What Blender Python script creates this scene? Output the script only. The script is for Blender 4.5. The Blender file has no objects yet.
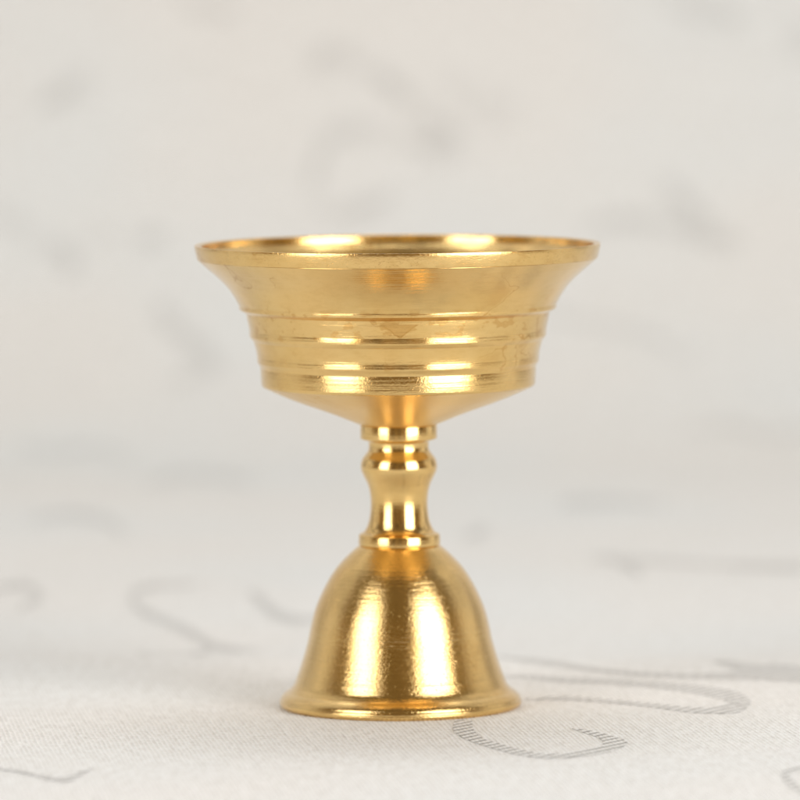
# woven scrolls of the cloth: (x, s) of both edges in millimetres on the cloth, s measured along it from the cup
STROKES = [
 [(8.15,-16.90,10.70,-17.04),(7.74,-28.20,10.73,-26.12),(8.84,-36.01,11.10,-31.72),(10.80,-42.65,12.18,-38.37),(13.87,-50.30,14.70,-44.47),(17.05,-56.78,17.46,-51.01),(20.81,-60.61,20.95,-55.41),(25.13,-59.27,24.73,-53.50),(28.98,-55.29,27.28,-50.46),(31.61,-50.15,28.66,-47.87),(32.83,-44.87,29.35,-44.69),(32.69,-41.08,29.32,-41.44),(31.38,-37.19,28.86,-38.15),(29.34,-32.68,27.80,-34.80),(27.39,-29.24,26.58,-31.42),(25.38,-27.45,25.36,-28.01)],
 [(15.98,63.33,16.05,65.15),(19.40,55.87,19.61,61.30),(24.11,50.01,24.42,57.17),(31.88,40.54,32.14,45.81),(39.61,34.25,39.88,39.48),(47.45,31.87,47.72,37.08),(52.94,30.26,53.47,40.69),(57.56,28.65,58.86,49.70),(62.73,25.87,64.46,46.66),(67.38,24.42,68.35,34.58)],
 [(50.66,53.17,50.78,54.96),(52.71,47.72,53.28,54.79),(55.73,39.17,56.54,49.73),(62.06,37.51,62.47,42.77)],
 [(15.83,35.40,15.87,37.14),(20.51,32.12,20.67,37.32),(25.92,27.55,26.14,33.57),(35.21,23.45,35.53,30.26),(42.70,16.58,43.21,24.95),(47.95,8.55,48.83,19.98),(50.81,-0.16,52.24,13.69),(51.65,-2.00,53.67,2.06),(51.44,0.21,51.12,-10.65),(47.83,-4.03,47.44,-11.93),(44.07,-4.04,43.69,-10.35),(38.94,0.19,38.66,-4.58),(33.01,5.33,32.78,0.49),(25.44,10.00,25.28,5.10),(19.19,7.49,19.16,5.86)],
 [(56.47,-70.68,56.30,-75.55),(54.54,-73.70,54.47,-78.36),(52.91,-79.16,53.89,-80.76),(53.06,-88.32,54.06,-83.38),(54.23,-95.73,54.84,-91.52),(55.74,-98.84,56.06,-96.16)],
 [(-56.97,-72.72,-57.10,-70.22),(-53.26,-75.89,-53.36,-73.43),(-50.18,-80.71,-50.28,-77.81),(-47.15,-84.55,-47.32,-81.13),(-45.68,-83.76,-46.18,-79.11),(-44.61,-77.84,-45.06,-74.30),(-43.39,-70.82,-43.56,-69.46)],
 [(-37.16,190.22,-37.01,186.72),(-42.69,188.83,-42.37,181.86),(-46.41,188.16,-45.91,179.55),(-48.92,181.63,-47.97,172.59),(-49.11,164.85,-48.31,169.02),(-46.37,150.59,-46.38,159.76),(-40.79,137.25,-40.85,146.45),(-35.98,123.82,-35.88,133.97),(-32.93,110.61,-32.86,122.15),(-28.82,104.82,-28.96,113.80),(-24.38,107.52,-24.42,109.02)],
 [(-32.35,116.77,-31.96,112.79),(-34.45,106.35,-33.89,99.47),(-37.78,97.18,-37.31,88.52),(-41.24,98.11,-41.08,90.92),(-44.97,104.97,-44.94,102.13)],
 [(-27.95,175.98,-27.85,178.95),(-25.22,157.93,-24.79,169.59),(-22.48,146.56,-22.33,157.47),(-18.29,141.21,-18.40,149.28),(-13.36,146.54,-13.43,149.78)],
 [(39.98,215.70,40.10,219.41),(45.61,214.40,46.02,223.68),(53.04,211.14,53.45,218.49),(59.71,205.21,60.17,212.48),(66.57,197.54,67.43,210.15),(75.39,192.49,76.34,204.98)],
 [(33.42,318.33,33.48,324.86),(36.53,318.06,37.02,338.19),(45.99,322.88,46.54,336.36),(55.19,318.87,55.54,325.51)],
 [(36.30,219.67,36.42,223.39),(40.19,214.88,40.92,227.68),(43.07,199.27,44.48,213.38),(44.40,190.01,44.95,193.72)],
 [(13.17,259.93,13.10,263.78),(15.30,259.98,15.09,275.63),(17.70,271.70,17.66,275.67)],
 [(-20.31,594.32,-21.89,595.59),(-17.21,596.38,-20.01,601.21),(-14.64,597.07,-13.59,602.64),(-7.56,594.00,-5.25,597.90),(0.01,586.42,3.02,590.26),(6.16,580.33,8.70,583.73),(11.47,574.90,14.69,578.63),(15.46,571.30,16.52,572.18)],
 [(12.09,593.06,13.41,594.10),(13.86,588.05,16.54,591.24),(18.64,582.76,21.61,588.51),(24.99,578.92,25.11,587.11),(30.44,584.55,29.67,586.58)],
 [(-18.31,564.96,-20.87,565.29),(-17.75,570.51,-20.46,571.77),(-15.22,574.57,-17.07,577.70),(-9.77,576.44,-10.12,580.96),(-3.37,575.64,-2.65,579.33),(3.93,573.16,4.87,576.42),(11.41,568.79,12.16,574.13),(17.09,571.37,16.89,573.28)],
 [(-21.54,566.56,-19.62,566.74),(-21.26,558.40,-18.87,559.54),(-17.22,551.89,-16.00,555.26),(-10.84,551.08,-11.59,555.96),(-3.62,554.57,-5.05,558.69),(-0.54,558.74,-1.22,560.11)],
 [(64.59,562.78,65.76,564.17),(66.33,557.79,69.69,561.69),(70.25,552.76,73.26,555.97),(74.99,542.44,78.62,548.66),(82.71,541.60,83.38,544.09)],
 [(45.24,547.03,44.91,548.66),(50.89,548.39,50.65,551.74),(60.13,548.42,60.54,552.18),(69.85,545.42,70.69,549.13),(77.16,543.00,77.81,545.48)],
 [(67.02,611.91,67.39,614.66),(72.85,609.72,74.03,615.14),(80.47,606.97,82.29,612.96),(85.51,607.34,86.17,609.32)],
 [(97.43,607.24,99.20,608.16),(97.34,601.74,102.57,606.06),(102.20,598.50,104.95,601.61)],
 [(-100.55,554.11,-98.75,558.33),(-95.01,549.90,-93.19,554.17),(-88.19,545.12,-86.90,548.45),(-83.28,540.64,-80.80,545.51),(-81.80,538.12,-77.62,539.91),(-80.57,534.26,-78.99,534.08)],
 [(-58.38,524.18,-56.92,524.98),(-57.93,517.46,-54.67,521.10),(-53.70,511.36,-51.37,515.37),(-49.62,503.44,-46.43,508.40),(-47.69,500.03,-42.27,496.97),(-50.42,496.66,-48.83,491.25),(-54.09,490.37,-53.42,488.14)],
 [(-75.35,550.28,-74.54,551.53),(-73.61,546.38,-71.71,550.18),(-70.20,545.55,-69.63,547.04)],
 [(-64.22,546.08,-63.91,547.72),(-60.40,542.96,-60.81,548.11),(-57.41,546.73,-58.02,548.26)],
 [(-88.81,584.74,-89.48,586.03),(-84.88,586.02,-86.54,589.22),(-80.90,587.78,-83.65,591.92),(-76.73,591.93,-79.99,595.53),(-76.37,595.51,-77.42,596.38)],
 [(-53.71,614.98,-52.48,616.57),(-51.07,611.44,-49.60,615.27),(-45.16,609.64,-44.00,614.32),(-40.28,609.69,-39.87,611.01)],
 [(-87.35,447.24,-87.45,449.89),(-77.80,442.09,-78.11,446.97),(-70.11,447.22,-70.25,452.40),(-61.62,435.39,-61.52,439.84)],
 [(-54.85,387.96,-55.24,395.37),(-44.29,399.53,-44.70,412.22),(-32.75,380.16,-32.86,389.86)],
 [(67.51,457.76,67.54,460.64),(76.84,460.46,77.17,464.57),(85.59,451.83,85.98,456.58),(95.32,457.14,95.38,460.04)],
 [(17.26,522.48,17.40,523.58),(57.76,509.69,58.20,512.06),(64.38,500.55,65.28,504.21),(71.86,500.33,72.04,502.51)],
 [(-75.62,299.19,-75.95,303.44),(-67.99,308.26,-68.58,319.20),(-59.07,291.93,-59.16,299.80),(-54.74,265.17,-54.61,268.11)],
 [(-75.47,180.57,-75.74,184.04),(-69.17,181.91,-69.53,188.83),(-66.12,172.44,-65.30,170.37),(-68.67,159.76,-68.33,156.67)],
]
LRAD, LBACK, WORLD, FSTOP = 5.75, 5.1, 1.0, 17.5
import bpy, math, random
from mathutils import Vector, noise
SC = bpy.context.scene
COL = SC.collection
PI = math.pi

# ------------------------------------------------------------------ helpers
def mesh_obj(name, verts, faces, mats, parent=None, smooth=True, sharp=None, uvs=None, midx=None):
    me = bpy.data.meshes.new(name)
    me.from_pydata(verts, [], faces)
    me.update()
    for m in mats: me.materials.append(m)
    if smooth:
        me.polygons.foreach_set('use_smooth', [True]*len(me.polygons))
    if midx: me.polygons.foreach_set('material_index', midx)
    if uvs:
        ul = me.uv_layers.new(name='surface')
        for l in me.loops: ul.data[l.index].uv = uvs[l.vertex_index]
    if sharp: me.set_sharp_from_angle(angle=math.radians(sharp))
    o = bpy.data.objects.new(name, me)
    COL.objects.link(o)
    if parent: o.parent = parent
    return o

def N(nt, t, **kw):
    n = nt.nodes.new(t)
    for k, v in kw.items():
        if k.startswith('i_'): n.inputs[k[2:].replace('_', ' ')].default_value = v
        else: setattr(n, k, v)
    return n
def L(nt, a, b): nt.links.new(a, b)
def math_n(nt, op, a, b=None, c=None, clamp=False):
    n = nt.nodes.new('ShaderNodeMath'); n.operation = op; n.use_clamp = clamp
    for i, v in enumerate((a, b, c)):
        if v is None: continue
        if isinstance(v, (int, float)): n.inputs[i].default_value = v
        else: L(nt, v, n.inputs[i])
    return n.outputs[0]
def mapr(nt, v, a, b, c=0.0, d=1.0):
    n = nt.nodes.new('ShaderNodeMapRange'); n.clamp = True; n.interpolation_type = 'SMOOTHSTEP'
    L(nt, v, n.inputs[0])
    for i, q in enumerate((a, b, c, d)): n.inputs[i+1].default_value = q
    return n.outputs[0]
def mixc(nt, f, a, b, blend='MIX'):
    n = nt.nodes.new('ShaderNodeMix'); n.data_type = 'RGBA'; n.blend_type = blend
    for s, v in ((0, f), (6, a), (7, b)):
        if isinstance(v, (int, float)): n.inputs[s].default_value = v
        elif isinstance(v, tuple): n.inputs[s].default_value = v
        else: L(nt, v, n.inputs[s])
    return n.outputs[2]
def noise_n(nt, vec, scale, detail=3, rough=.5, dist=0.0):
    n = nt.nodes.new('ShaderNodeTexNoise')
    n.inputs['Scale'].default_value = scale; n.inputs['Detail'].default_value = detail
    n.inputs['Roughness'].default_value = rough; n.inputs['Distortion'].default_value = dist
    L(nt, vec, n.inputs['Vector'])
    return n.outputs[0]

# ------------------------------------------------------------------ brass
def brass(name, rough=.13, grain=1.0, dirt=1.0, turn=1.0, aniso=.5):
    m = bpy.data.materials.new(name); m.use_nodes = True
    nt = m.node_tree; nt.nodes.clear()
    out = N(nt, 'ShaderNodeOutputMaterial'); p = N(nt, 'ShaderNodeBsdfPrincipled')
    L(nt, p.outputs[0], out.inputs[0])
    tc = N(nt, 'ShaderNodeTexCoord').outputs['Object']
    sx = N(nt, 'ShaderNodeSeparateXYZ'); L(nt, tc, sx.inputs[0])
    X, Y, Z = sx.outputs
    rad = math_n(nt, 'SQRT', math_n(nt, 'ADD', math_n(nt, 'MULTIPLY', X, X), math_n(nt, 'MULTIPLY', Y, Y)))
    az = math_n(nt, 'ARCTAN2', X, math_n(nt, 'MULTIPLY', Y, -1.0))     # 0 towards the front
    # lathe coordinates: slow round the piece, fast along its profile
    cv = N(nt, 'ShaderNodeCombineXYZ')
    L(nt, math_n(nt, 'MULTIPLY', X, 60.0), cv.inputs[0]); L(nt, math_n(nt, 'MULTIPLY', Y, 60.0), cv.inputs[1])
    L(nt, math_n(nt, 'ADD', math_n(nt, 'MULTIPLY', Z, 3200.0), math_n(nt, 'MULTIPLY', rad, 600.0)), cv.inputs[2])
    turning = noise_n(nt, cv.outputs[0], 1.0, 3, .6)
    cv2 = N(nt, 'ShaderNodeCombineXYZ')
    L(nt, math_n(nt, 'MULTIPLY', X, 500.0), cv2.inputs[0]); L(nt, math_n(nt, 'MULTIPLY', Y, 500.0), cv2.inputs[1])
    L(nt, math_n(nt, 'MULTIPLY', Z, 2600.0), cv2.inputs[2])
    cv4 = N(nt, 'ShaderNodeCombineXYZ')
    L(nt, math_n(nt, 'MULTIPLY', X, 2300.0), cv4.inputs[0]); L(nt, math_n(nt, 'MULTIPLY', Y, 2300.0), cv4.inputs[1])
    L(nt, math_n(nt, 'ADD', math_n(nt, 'MULTIPLY', Z, 3300.0), math_n(nt, 'MULTIPLY', rad, 400.0)), cv4.inputs[2])
    grit = noise_n(nt, cv4.outputs[0], 1.0, 3, .75)
    speck = N(nt, 'ShaderNodeTexVoronoi'); speck.inputs['Scale'].default_value = 3000; L(nt, tc, speck.inputs['Vector'])
    pitmask = mapr(nt, noise_n(nt, tc, 1500, 2, .6), .45, .6)
    pits = math_n(nt, 'MULTIPLY', mapr(nt, speck.outputs[0], 0.0, .38, 1.0, 0.0), pitmask)
    big = noise_n(nt, tc, 75, 3, .55)
    cv3 = N(nt, 'ShaderNodeCombineXYZ')
    L(nt, math_n(nt, 'MULTIPLY', X, 420.0), cv3.inputs[0]); L(nt, math_n(nt, 'MULTIPLY', Y, 420.0), cv3.inputs[1])
    L(nt, math_n(nt, 'MULTIPLY', Z, 1100.0), cv3.inputs[2])
    # colour: clean brass, slightly redder tarnish, drop-edge stains
    clean = (.85, .59, .24, 1); warm = (.80, .515, .17, 1); brown = (.60, .31, .065, 1)
    c = mixc(nt, mapr(nt, big, .35, .7, 0, .55), clean, warm)
    mott = mapr(nt, noise_n(nt, cv3.outputs[0], 1.0, 4, .7), .42, .72, 0, .30*dirt)
    c = mixc(nt, mott, c, (.70, .43, .14, 1))
    st = noise_n(nt, tc, 150, 3, .45, .3)
    edge = math_n(nt, 'SUBTRACT', 1.0, mapr(nt, math_n(nt, 'ABSOLUTE', math_n(nt, 'SUBTRACT', st, .60)), .0, .012))
    inside = mapr(nt, st, .60, .68, 0, .4)
    region = mapr(nt, noise_n(nt, tc, 42, 2, .5), .50, .58)
    stain = math_n(nt, 'MULTIPLY', math_n(nt, 'MAXIMUM', edge, inside), region)
    # one dried-drop triangle under the first ridge and a smear beside it
    zt = math_n(nt, 'MULTIPLY', math_n(nt, 'SUBTRACT', Z, .0578), 1000.0)        # mm above the tip
    azc = math_n(nt, 'ABSOLUTE', math_n(nt, 'ADD', az, -.015))
    wob = math_n(nt, 'MULTIPLY', math_n(nt, 'SUBTRACT', noise_n(nt, tc, 500, 2), .5), .05)
    tri = math_n(nt, 'SUBTRACT', math_n(nt, 'ADD', math_n(nt, 'MULTIPLY', zt, .058), wob), azc)
    trim = math_n(nt, 'MULTIPLY', mapr(nt, tri, 0, .006), math_n(nt, 'LESS_THAN', zt, 2.0))
    stain = math_n(nt, 'MAXIMUM', stain, math_n(nt, 'MULTIPLY', trim, .62))
    triedge = math_n(nt, 'MULTIPLY', math_n(nt, 'SUBTRACT', 1.0, mapr(nt, math_n(nt, 'ABSOLUTE', tri), .004, .012)), math_n(nt, 'LESS_THAN', zt, 2.0))
    stain = math_n(nt, 'MAXIMUM', stain, math_n(nt, 'MULTIPLY', math_n(nt, 'MULTIPLY', triedge, math_n(nt, 'GREATER_THAN', zt, 0.0)), .9))
    # runs of dried oil caught along the first and second ridge
    cv5 = N(nt, 'ShaderNodeCombineXYZ'); L(nt, math_n(nt, 'MULTIPLY', az, 5.5), cv5.inputs[0]); L(nt, math_n(nt, 'MULTIPLY', Z, 330.0), cv5.inputs[1])
    run = noise_n(nt, cv5.outputs[0], 1.6, 3, .55)
    zb = math_n(nt, 'MULTIPLY', mapr(nt, Z, .0562, .0572), math_n(nt, 'SUBTRACT', 1.0, mapr(nt, Z, .0612, .0625)))
    runm = math_n(nt, 'MULTIPLY', mapr(nt, run, .555, .60), zb)
    stain = math_n(nt, 'MAXIMUM', stain, math_n(nt, 'MULTIPLY', runm, .55))
    c = mixc(nt, math_n(nt, 'MULTIPLY', stain, .68*dirt), c, brown)
    c = mixc(nt, math_n(nt, 'MULTIPLY', pits, .5*grain), c, (.35, .2, .05, 1))
    L(nt, c, p.inputs['Base Color'])
    p.inputs['Metallic'].default_value = 1.0
    tg = N(nt, 'ShaderNodeTangent', direction_type='RADIAL', axis='Z')
    L(nt, tg.outputs[0], p.inputs['Tangent']); p.inputs['Anisotropic'].default_value = aniso
    p.inputs['Anisotropic Rotation'].default_value = .25        # lathe grooves spread light up and down
    r = math_n(nt, 'ADD', rough, math_n(nt, 'MULTIPLY', math_n(nt, 'SUBTRACT', big, .5), .12))
    r = math_n(nt, 'ADD', r, math_n(nt, 'MULTIPLY', stain, .08))
    L(nt, r, p.inputs['Roughness'])
    p.inputs['Coat Weight'].default_value = .25; p.inputs['Coat Roughness'].default_value = .18   # clear coat added to pale the edges at grazing angles
    h = math_n(nt, 'ADD', math_n(nt, 'MULTIPLY', turning, .55*turn), math_n(nt, 'MULTIPLY', grit, 1.0*grain))
    h = math_n(nt, 'SUBTRACT', h, math_n(nt, 'MULTIPLY', pits, .4*grain))
    b = N(nt, 'ShaderNodeBump'); b.inputs['Strength'].default_value = 1.0; b.inputs['Distance'].default_value = .00004
    L(nt, h, b.inputs['Height']); L(nt, b.outputs[0], p.inputs['Normal']); L(nt, b.outputs[0], p.inputs['Coat Normal'])
    return m

# ------------------------------------------------------------------ cloth
def cloth(name, printed=False):
    m = bpy.data.materials.new(name); m.use_nodes = True
    nt = m.node_tree; nt.nodes.clear()
    out = N(nt, 'ShaderNodeOutputMaterial'); p = N(nt, 'ShaderNodeBsdfPrincipled')
    L(nt, p.outputs[0], out.inputs[0])
    uv = N(nt, 'ShaderNodeUVMap', uv_map='surface').outputs[0]          # metres along the cloth
    wob = N(nt, 'ShaderNodeTexNoise'); wob.inputs['Scale'].default_value = 90; wob.inputs['Detail'].default_value = 3
    L(nt, uv, wob.inputs['Vector'])
    wv = N(nt, 'ShaderNodeVectorMath', operation='MULTIPLY_ADD')
    L(nt, wob.outputs[1], wv.inputs[0]); wv.inputs[1].default_value = (.0007,)*3; L(nt, uv, wv.inputs[2])
    s = N(nt, 'ShaderNodeSeparateXYZ'); L(nt, wv.outputs[0], s.inputs[0])
    U, V, _ = s.outputs
    def wave(fu, fv, ph=0.0):
        a = math_n(nt, 'ADD', math_n(nt, 'MULTIPLY', U, fu*2*PI), math_n(nt, 'MULTIPLY', V, fv*2*PI))
        return math_n(nt, 'MULTIPLY', math_n(nt, 'ADD', math_n(nt, 'SINE', math_n(nt, 'ADD', a, ph)), 1.0), .5)
    warp = wave(1450, 190)          # ribs running away from the camera, about 0.7 mm apart
    weft = wave(40, 760)
    cell = N(nt, 'ShaderNodeMapping'); cell.inputs['Scale'].default_value = (1500, 520, 1); L(nt, uv, cell.inputs[0])
    slub = noise_n(nt, cell.outputs[0], 1.0, 3, .65)
    fold = noise_n(nt, uv, 9, 2, .5)
    base = mixc(nt, mapr(nt, fold, .38, .62), (.825, .805, .785, 1), (.80, .81, .81, 1))
    cell2 = N(nt, 'ShaderNodeMapping'); cell2.inputs['Scale'].default_value = (620, 210, 1); L(nt, uv, cell2.inputs[0])
    nub = noise_n(nt, cell2.outputs[0], 1.0, 2, .6)
    tone = math_n(nt, 'ADD', math_n(nt, 'MULTIPLY', math_n(nt, 'MULTIPLY', warp, weft), .25), math_n(nt, 'ADD', math_n(nt, 'MULTIPLY', slub, .45), math_n(nt, 'MULTIPLY', nub, .33)))
    base = mixc(nt, mapr(nt, tone, .18, .62, .78, 0), base, (.52, .49, .45, 1))
    h = math_n(nt, 'ADD', math_n(nt, 'MULTIPLY', warp, .55), math_n(nt, 'ADD', math_n(nt, 'MULTIPLY', weft, .3), math_n(nt, 'ADD', math_n(nt, 'MULTIPLY', slub, 1.2), math_n(nt, 'MULTIPLY', nub, 1.3))))
    if printed:
        # grey weft floats: slanting threads with light cloth between
        ht = wave(430, -300)
        brk = noise_n(nt, cell.outputs[0], .7, 2, .5)
        k = mapr(nt, math_n(nt, 'ADD', ht, math_n(nt, 'MULTIPLY', brk, .7)), .86, 1.12)
        # far floats painted fainter and patchy, in place of stronger lens blur
        far = mapr(nt, V, .25, .5)
        patch = mapr(nt, noise_n(nt, uv, 75, 2, .5), .36, .62, .15, .75)
        k = math_n(nt, 'MULTIPLY', k, math_n(nt, 'ADD', math_n(nt, 'SUBTRACT', 1.0, far), math_n(nt, 'MULTIPLY', far, patch)))
        base = mixc(nt, math_n(nt, 'MULTIPLY_ADD', k, .66, .02), base, (.17, .165, .155, 1))
        h = math_n(nt, 'ADD', h, math_n(nt, 'MULTIPLY', ht, .8))
    L(nt, base, p.inputs['Base Color'])
    p.inputs['Roughness'].default_value = .75
    p.inputs['Specular IOR Level'].default_value = .3
    p.inputs['Sheen Weight'].default_value = .15
    b = N(nt, 'ShaderNodeBump'); b.inputs['Strength'].default_value = .8; b.inputs['Distance'].default_value = .00024
    L(nt, h, b.inputs['Height']); L(nt, b.outputs[0], p.inputs['Normal'])
    return m

# cloth profile: flat on the table, then swept up behind
SB, RR, TH = .42, .16, math.radians(80)
def prof(s):
    if s < SB: return s, 0.0, 0.0
    a = (s-SB)/RR
    if a < TH: return SB+RR*math.sin(a), RR*(1-math.cos(a)), a
    d = s-SB-RR*TH
    return SB+RR*math.sin(TH)+d*math.cos(TH), RR*(1-math.cos(TH))+d*math.sin(TH), TH
def sm(a, b, x):
    t = max(0, min(1, (x-a)/(b-a))); return t*t*(3-2*t)
def swell(x, s):
    """soft unevenness of the laid cloth, none of it under the cup"""
    d = math.hypot(x, s)
    k = sm(.045, .11, d)
    v = .0016*noise.noise(Vector((x*7+3.1, s*9, .3))) + .0005*noise.noise(Vector((x*30, s*22, 5.0)))
    hollow = -.0038*sm(.058, .105, s+.05*x) + .0036*sm(.12, .20, s)      # slack hollow behind the cup
    return k*v + sm(.03, .06, d)*hollow
def on_cloth(x, s, lift=0.0):
    y, z, a = prof(s); h = swell(x, s)+lift
    return (x, y-h*math.sin(a), z+h*math.cos(a))

def build_cloth():
    xs = [-.55+.0055*i for i in range(201)]
    ss = []; s = -.23
    while s < 1.15:
        ss.append(s); s += .0035
    nx, ns = len(xs), len(ss)
    V = [on_cloth(x, s) for s in ss for x in xs]; UV = [(x, s) for s in ss for x in xs]
    F = [(j*nx+i, j*nx+i+1, (j+1)*nx+i+1, (j+1)*nx+i) for j in range(ns-1) for i in range(nx-1)]
    MI = [0]*len(F)
    # underside, 0.9 mm below, and the hem round the edge
    o = len(V)
    V += [on_cloth(x, s, -.0009) for s in ss for x in xs]; UV += [(x, s) for s in ss for x in xs]
    F += [(o+j*nx+i, o+(j+1)*nx+i, o+(j+1)*nx+i+1, o+j*nx+i+1) for j in range(ns-1) for i in range(nx-1)]
    F += [(i, o+i, o+i+1, i+1) for i in range(nx-1)]
    q = (ns-1)*nx
    F += [(q+i, q+i+1, o+q+i+1, o+q+i) for i in range(nx-1)]
    F += [(j*nx, (j+1)*nx, o+(j+1)*nx, o+j*nx) for j in range(ns-1)]
    F += [(j*nx+nx-1, o+j*nx+nx-1, o+(j+1)*nx+nx-1, (j+1)*nx+nx-1) for j in range(ns-1)]
    MI = [0]*len(F)
    # woven scrolls: each a thin float lying on the cloth, refined so that it follows the surface
    def spl(P, n=7):
        R = []
        for i in range(len(P)-1):
            p0, p1, p2, p3 = P[max(0, i-1)], P[i], P[i+1], P[min(len(P)-1, i+2)]
            for k in range(n):
                t = k/n
                R.append([.5*(2*b+(c-a)*t+(2*a-5*b+4*c-d)*t*t+(3*b-a-3*c+d)*t**3) for a, b, c, d in zip(p0, p1, p2, p3)])
        R.append(list(P[-1])); return R
    for kk, st in enumerate(STROKES):
        P = spl([[c/1000 for c in p] for p in st])
        lift = (.00005 if kk < 12 else .00015) + .00001*(kk % 3)
        o = len(V); w = 6
        for a, b, c, d in P:
            for i in range(w+1):
                t = i/w; x, s = a+(c-a)*t, b+(d-b)*t
                V.append(on_cloth(x, s, lift)); UV.append((x, s))
        for j in range(len(P)-1):
            for i in range(w):
                F.append((o+j*(w+1)+i, o+j*(w+1)+i+1, o+(j+1)*(w+1)+i+1, o+(j+1)*(w+1)+i)); MI.append(1)
    ob = mesh_obj('cloth', V, F, [cloth('cotton_cloth'), cloth('woven_scroll', True)], uvs=UV, midx=MI)
    ob['label'] = 'off-white cloth with faint grey scrolls, spread under and swept up behind the brass cup'
    ob['category'] = 'cloth'
    return ob
build_cloth()

# table under the cloth (only its top surface carries the cloth)
def build_table():
    V = []; F = []
    def box(x0, x1, y0, y1, z0, z1):
        o = len(V)
        V.extend([(x, y, z) for z in (z0, z1) for y in (y0, y1) for x in (x0, x1)])
        F.extend([tuple(o+i for i in f) for f in ((0, 2, 3, 1), (4, 5, 7, 6), (0, 1, 5, 4), (1, 3, 7, 5), (3, 2, 6, 7), (2, 0, 4, 6))])
    box(-.54, .54, -.225, .75, -.03, -.0062)
    m = bpy.data.materials.new('table_wood'); m.use_nodes = True
    nt = m.node_tree; p = nt.nodes['Principled BSDF']
    tc = N(nt, 'ShaderNodeTexCoord').outputs['Object']
    mp = N(nt, 'ShaderNodeMapping'); mp.inputs['Scale'].default_value = (4, 60, 40); L(nt, tc, mp.inputs[0])
    L(nt, mixc(nt, noise_n(nt, mp.outputs[0], 1, 4), (.30, .2, .12, 1), (.42, .3, .19, 1)), p.inputs['Base Color'])
    o = mesh_obj('table_surface', V, F, [m], smooth=False)
    o['kind'] = 'structure'
build_table()

# ------------------------------------------------------------------ the cup, turned on a lathe
PX = 65.9*1000/10          # photo pixels per metre on the cup's axis
def zz(y):
    T = ((0, -1.7), (250, -1.7), (385, -.6), (424, .7), (440, 1.8), (530, 3.3), (640, 3.5), (900, 3.5))
    for (a, u), (b, v) in zip(T, T[1:]):
        if a <= y <= b: return (708.5-(y+u+(v-u)*(y-a)/(b-a)))/PX
def lathe(name, pts, mat, parent, close_top=True, close_bottom=True, seg=288, sharp=32):
    """pts: (r_px, y_px) from top to bottom, outer skin"""
    P = [(r/PX, zz(y)) for r, y in pts]
    V = []; F = []
    for r, z in P:
        for k in range(seg):
            a = 2*PI*k/seg
            # turned by hand: a hair out of round
            rr = r*(1+.0008*math.sin(2*a+.7)+.0005*math.sin(5*a))
            V.append((rr*math.sin(a), -rr*math.cos(a), z))
    n = len(P)
    for j in range(n-1):
        for k in range(seg):
            k2 = (k+1) % seg
            F.append((j*seg+k, (j+1)*seg+k, (j+1)*seg+k2, j*seg+k2))
    if close_top:
        V.append((0, 0, P[0][1])); c = len(V)-1
        F += [(c, k, (k+1) % seg) for k in range(seg)]
    if close_bottom:
        V.append((0, 0, P[-1][1])); c = len(V)-1
        F += [(c, (n-1)*seg+(k+1) % seg, (n-1)*seg+k) for k in range(seg)]
    return mesh_obj(name, V, F, [mat], parent, sharp=sharp)
def curve(P, n=6):
    R = []
    for i in range(len(P)-1):
        p0, p1, p2, p3 = P[max(0, i-1)], P[i], P[i+1], P[min(len(P)-1, i+2)]
        for k in range(n):
            t = k/n
            R.append(tuple(.5*(2*b+(c-a)*t+(2*a-5*b+4*c-d)*t*t+(3*b-a-3*c+d)*t**3) for a, b, c, d in zip(p0, p1, p2, p3)))
    R.append(P[-1]); return R
def rnd(P, r=.7, n=3):
    """round the corners of a polyline by r px"""
    R = [P[0]]
    for i in range(1, len(P)-1):
        a, b, c = Vector(P[i-1]), Vector(P[i]), Vector(P[i+1])
        d1, d2 = (a-b), (c-b); k1 = min(r, d1.length*.45); k2 = min(r, d2.length*.45)
        s, e = b+d1.normalized()*k1, b+d2.normalized()*k2
        for q in range(n+1):
            t = q/n; R.append(tuple((1-t)**2*s+2*t*(1-t)*b+t*t*e))
    R.append(P[-1]); return R

cup = bpy.data.objects.new('butter_lamp_cup', None); COL.objects.link(cup)
cup.empty_display_size = .02
cup['label'] = 'small brass goblet with flared ridged bowl and bell-shaped foot, standing on the patterned cloth'
cup['category'] = 'cup'
B_bowl = brass('brass_bowl', .145, .3, 1.1, 1.5, .4)
B_rim = brass('brass_rim', .18, .95, 2.0, .3)
B_band = brass('brass_band', .13, .75, .5, 2.6)
B_stem = brass('brass_stem', .13, .3, 1.0, .9)
B_cone = brass('brass_turned', .33, .5, .3, 1.5, .9)
B_foot = brass('brass_foot', .15, .95, .35, 2.2, .5)

flare = curve([(200.2, 258.9), (192, 266), (181, 275.5), (171.5, 285), (165, 294), (161, 301), (159.4, 304)])
b2 = curve([(152.2, 312.2), (151.2, 318), (149.8, 324.5), (149.0, 329.3)])
b3 = curve([(145.4, 339.4), (143.6, 345), (142.2, 350.5), (141.5, 355.2)])
outer = flare + [(159.0, 308.3)] + [(152.9, 311.9)] + b2 + [(148.8, 335.4), (146.0, 339)] + b3 + [(141.3, 361), (139.1, 364.2), (138.2, 367.0)]
inner = [(197.4, 244.9), (197.3, 248.5)] + curve([(196.8, 252.4), (187, 262), (173, 279), (160, 297), (148, 322), (139, 345), (129, 364), (106, 378), (60, 390), (0.5, 394)])
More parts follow.
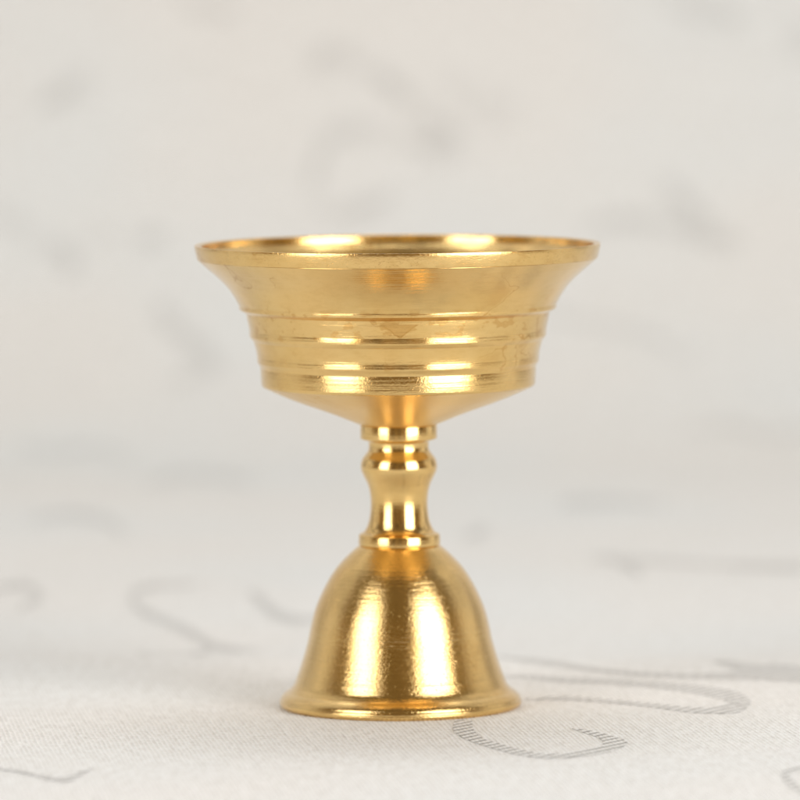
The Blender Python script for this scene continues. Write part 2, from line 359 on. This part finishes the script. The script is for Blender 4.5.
# bowl: hollow wall, inside skin then outside skin
bowl = lathe('bowl', list(reversed(inner)) + [(199.0, 256)] + rnd(outer, .8), B_bowl, cup)
rim = lathe('rim', rnd([(197.0, 246.0), (197.5, 244.7), (203.4, 243.8), (203.2, 247), (200.6, 258.6), (197.6, 259.6)], 1.0), B_rim, bowl, False, False)
band = lathe('band', rnd([(134, 366.4), (138.4, 366.6), (138.0, 375), (137.5, 383.6), (135.5, 386.2), (133, 386.4)], .9), B_band, bowl)
under = lathe('bowl_underside', [(133, 385.2), (134.8, 385.8)] + curve([(135.4, 386.0), (107, 398.0), (70, 411), (41, 422.2), (38, 423.2)]), B_cone, bowl)

collar = [(34, 422.4), (38.6, 423.4), (38.7, 436.2), (35.5, 437.6), (31.5, 438.6)]
stem_pts = rnd(collar, .8) + curve([(30.4, 440), (30.2, 444.5), (30.8, 448), (33.2, 451.5), (36.6, 456), (38.4, 462), (38.0, 467.5), (36, 472.5),
     (33.4, 477.5), (31.4, 482), (29.6, 489), (28.7, 497), (28.7, 504), (29.3, 511), (30.6, 518), (32.8, 524), (35, 527.6), (36.2, 529)])
stem = lathe('stem', stem_pts, B_stem, cup, sharp=40)
ring = lathe('ring', rnd([(33, 528.7), (37.5, 529.2), (40.9, 531.6), (41.3, 541), (39.8, 542.6), (38, 542.7)], .9), B_stem, stem)
foot_pts = curve([(36, 541.2), (41.5, 543), (52, 552.3), (64.5, 566), (75.5, 584), (84.5, 604), (89.3, 621), (92.6, 637), (96.8, 652), (100.6, 664), (103.0, 671.0), (104.0, 673.4), (105.6, 678), (107.9, 683), (111.2, 687.0), (113.2, 688.8)]) \
    + curve([(114.2, 689.2), (116.2, 690.6), (118.6, 692.8), (120.2, 695.0), (120.7, 696.4)]) + rnd([(120.9, 697.1), (121.8, 698.2), (121.9, 701.6), (121.4, 703.0), (120.4, 703.5), (119.3, 703.4), (119.0, 704.9), (114, 704.95), (112, 704.5), (108, 700.0)], .8)
foot = lathe('foot', foot_pts, B_foot, cup, sharp=38)

# ------------------------------------------------------------------ lamps: two tall softboxes in front, one added fill over the backdrop
def area(name, loc, target, sx, sy, power, color):
    d = bpy.data.lights.new(name, 'AREA'); d.shape = 'RECTANGLE'; d.size = sx; d.size_y = sy; d.energy = power; d.color = color
    o = bpy.data.objects.new(name, d); COL.objects.link(o); o.location = loc
    o.rotation_euler = (Vector(target)-Vector(loc)).to_track_quat('-Z', 'Y').to_euler()
    return o
def az_pos(deg, r, z): return (r*math.sin(math.radians(deg)), -r*math.cos(math.radians(deg)), z)
for az_, w in ((-46, .36), (42, .44)):
    area('softbox', az_pos(az_, .72, .27), (0, 0, .27), w, .70, w*.70*PI*LRAD*(.80 if az_ < 0 else 1.22), (1.0, .99, .985))
area('backdrop_fill', (0.0, .36, .98), (0, .44, .05), .7, .35, .7*.35*PI*LBACK, (.92, .985, 1.0))  # fill added so the far cloth stays as bright as the front

w = bpy.data.worlds.new('World'); SC.world = w; w.use_nodes = True
nt = w.node_tree; bg = nt.nodes['Background']
# the studio: dim and warm behind the photographer, pale walls to the sides and beyond the backdrop
d = N(nt, 'ShaderNodeTexCoord').outputs['Generated']
sp = N(nt, 'ShaderNodeSeparateXYZ'); L(nt, d, sp.inputs[0])
side = mapr(nt, math_n(nt, 'ADD', sp.outputs[1], math_n(nt, 'MULTIPLY', noise_n(nt, d, 2.5, 2), .25)), -.02, .30)
pan = N(nt, 'ShaderNodeMapping'); pan.inputs['Scale'].default_value = (9, 9, .8); L(nt, d, pan.inputs[0])
var = mapr(nt, noise_n(nt, pan.outputs[0], 1.0, 2), .36, .64, .40, 1.35)
dim = mixc(nt, mapr(nt, sp.outputs[2], -.1, .9), (.28, .195, .10, 1), (.19, .14, .08, 1))
col = mixc(nt, side, dim, (.80, .765, .73, 1))
cv = N(nt, 'ShaderNodeVectorMath', operation='SCALE'); L(nt, col, cv.inputs[0]); L(nt, var, cv.inputs['Scale'])
L(nt, cv.outputs[0], bg.inputs[0]); bg.inputs[1].default_value = WORLD

# ------------------------------------------------------------------ camera
cd = bpy.data.cameras.new('camera'); cam = bpy.data.objects.new('camera', cd); COL.objects.link(cam)
cd.sensor_width = 36; cd.lens = 36*5763/800
cam.location = (.00024, -.875, .113)
from mathutils import Matrix
cam.rotation_euler = (Matrix.Rotation(PI/2-math.radians(4.320), 3, 'X') @ Matrix.Rotation(math.radians(-.4), 3, 'Z')).to_euler()
cd.clip_start = .01; cd.clip_end = 50
cd.dof.use_dof = True; cd.dof.focus_distance = .848; cd.dof.aperture_fstop = FSTOP; cd.dof.aperture_blades = 0
SC.camera = cam

SC.render.engine = 'CYCLES'
SC.cycles.max_bounces = 10; SC.cycles.glossy_bounces = 8; SC.cycles.diffuse_bounces = 5
SC.cycles.sample_clamp_indirect = 8
SC.cycles.use_denoising = True
SC.view_settings.view_transform = 'Standard'; SC.view_settings.look = 'None'
SC.view_settings.exposure = 0; SC.view_settings.gamma = 1
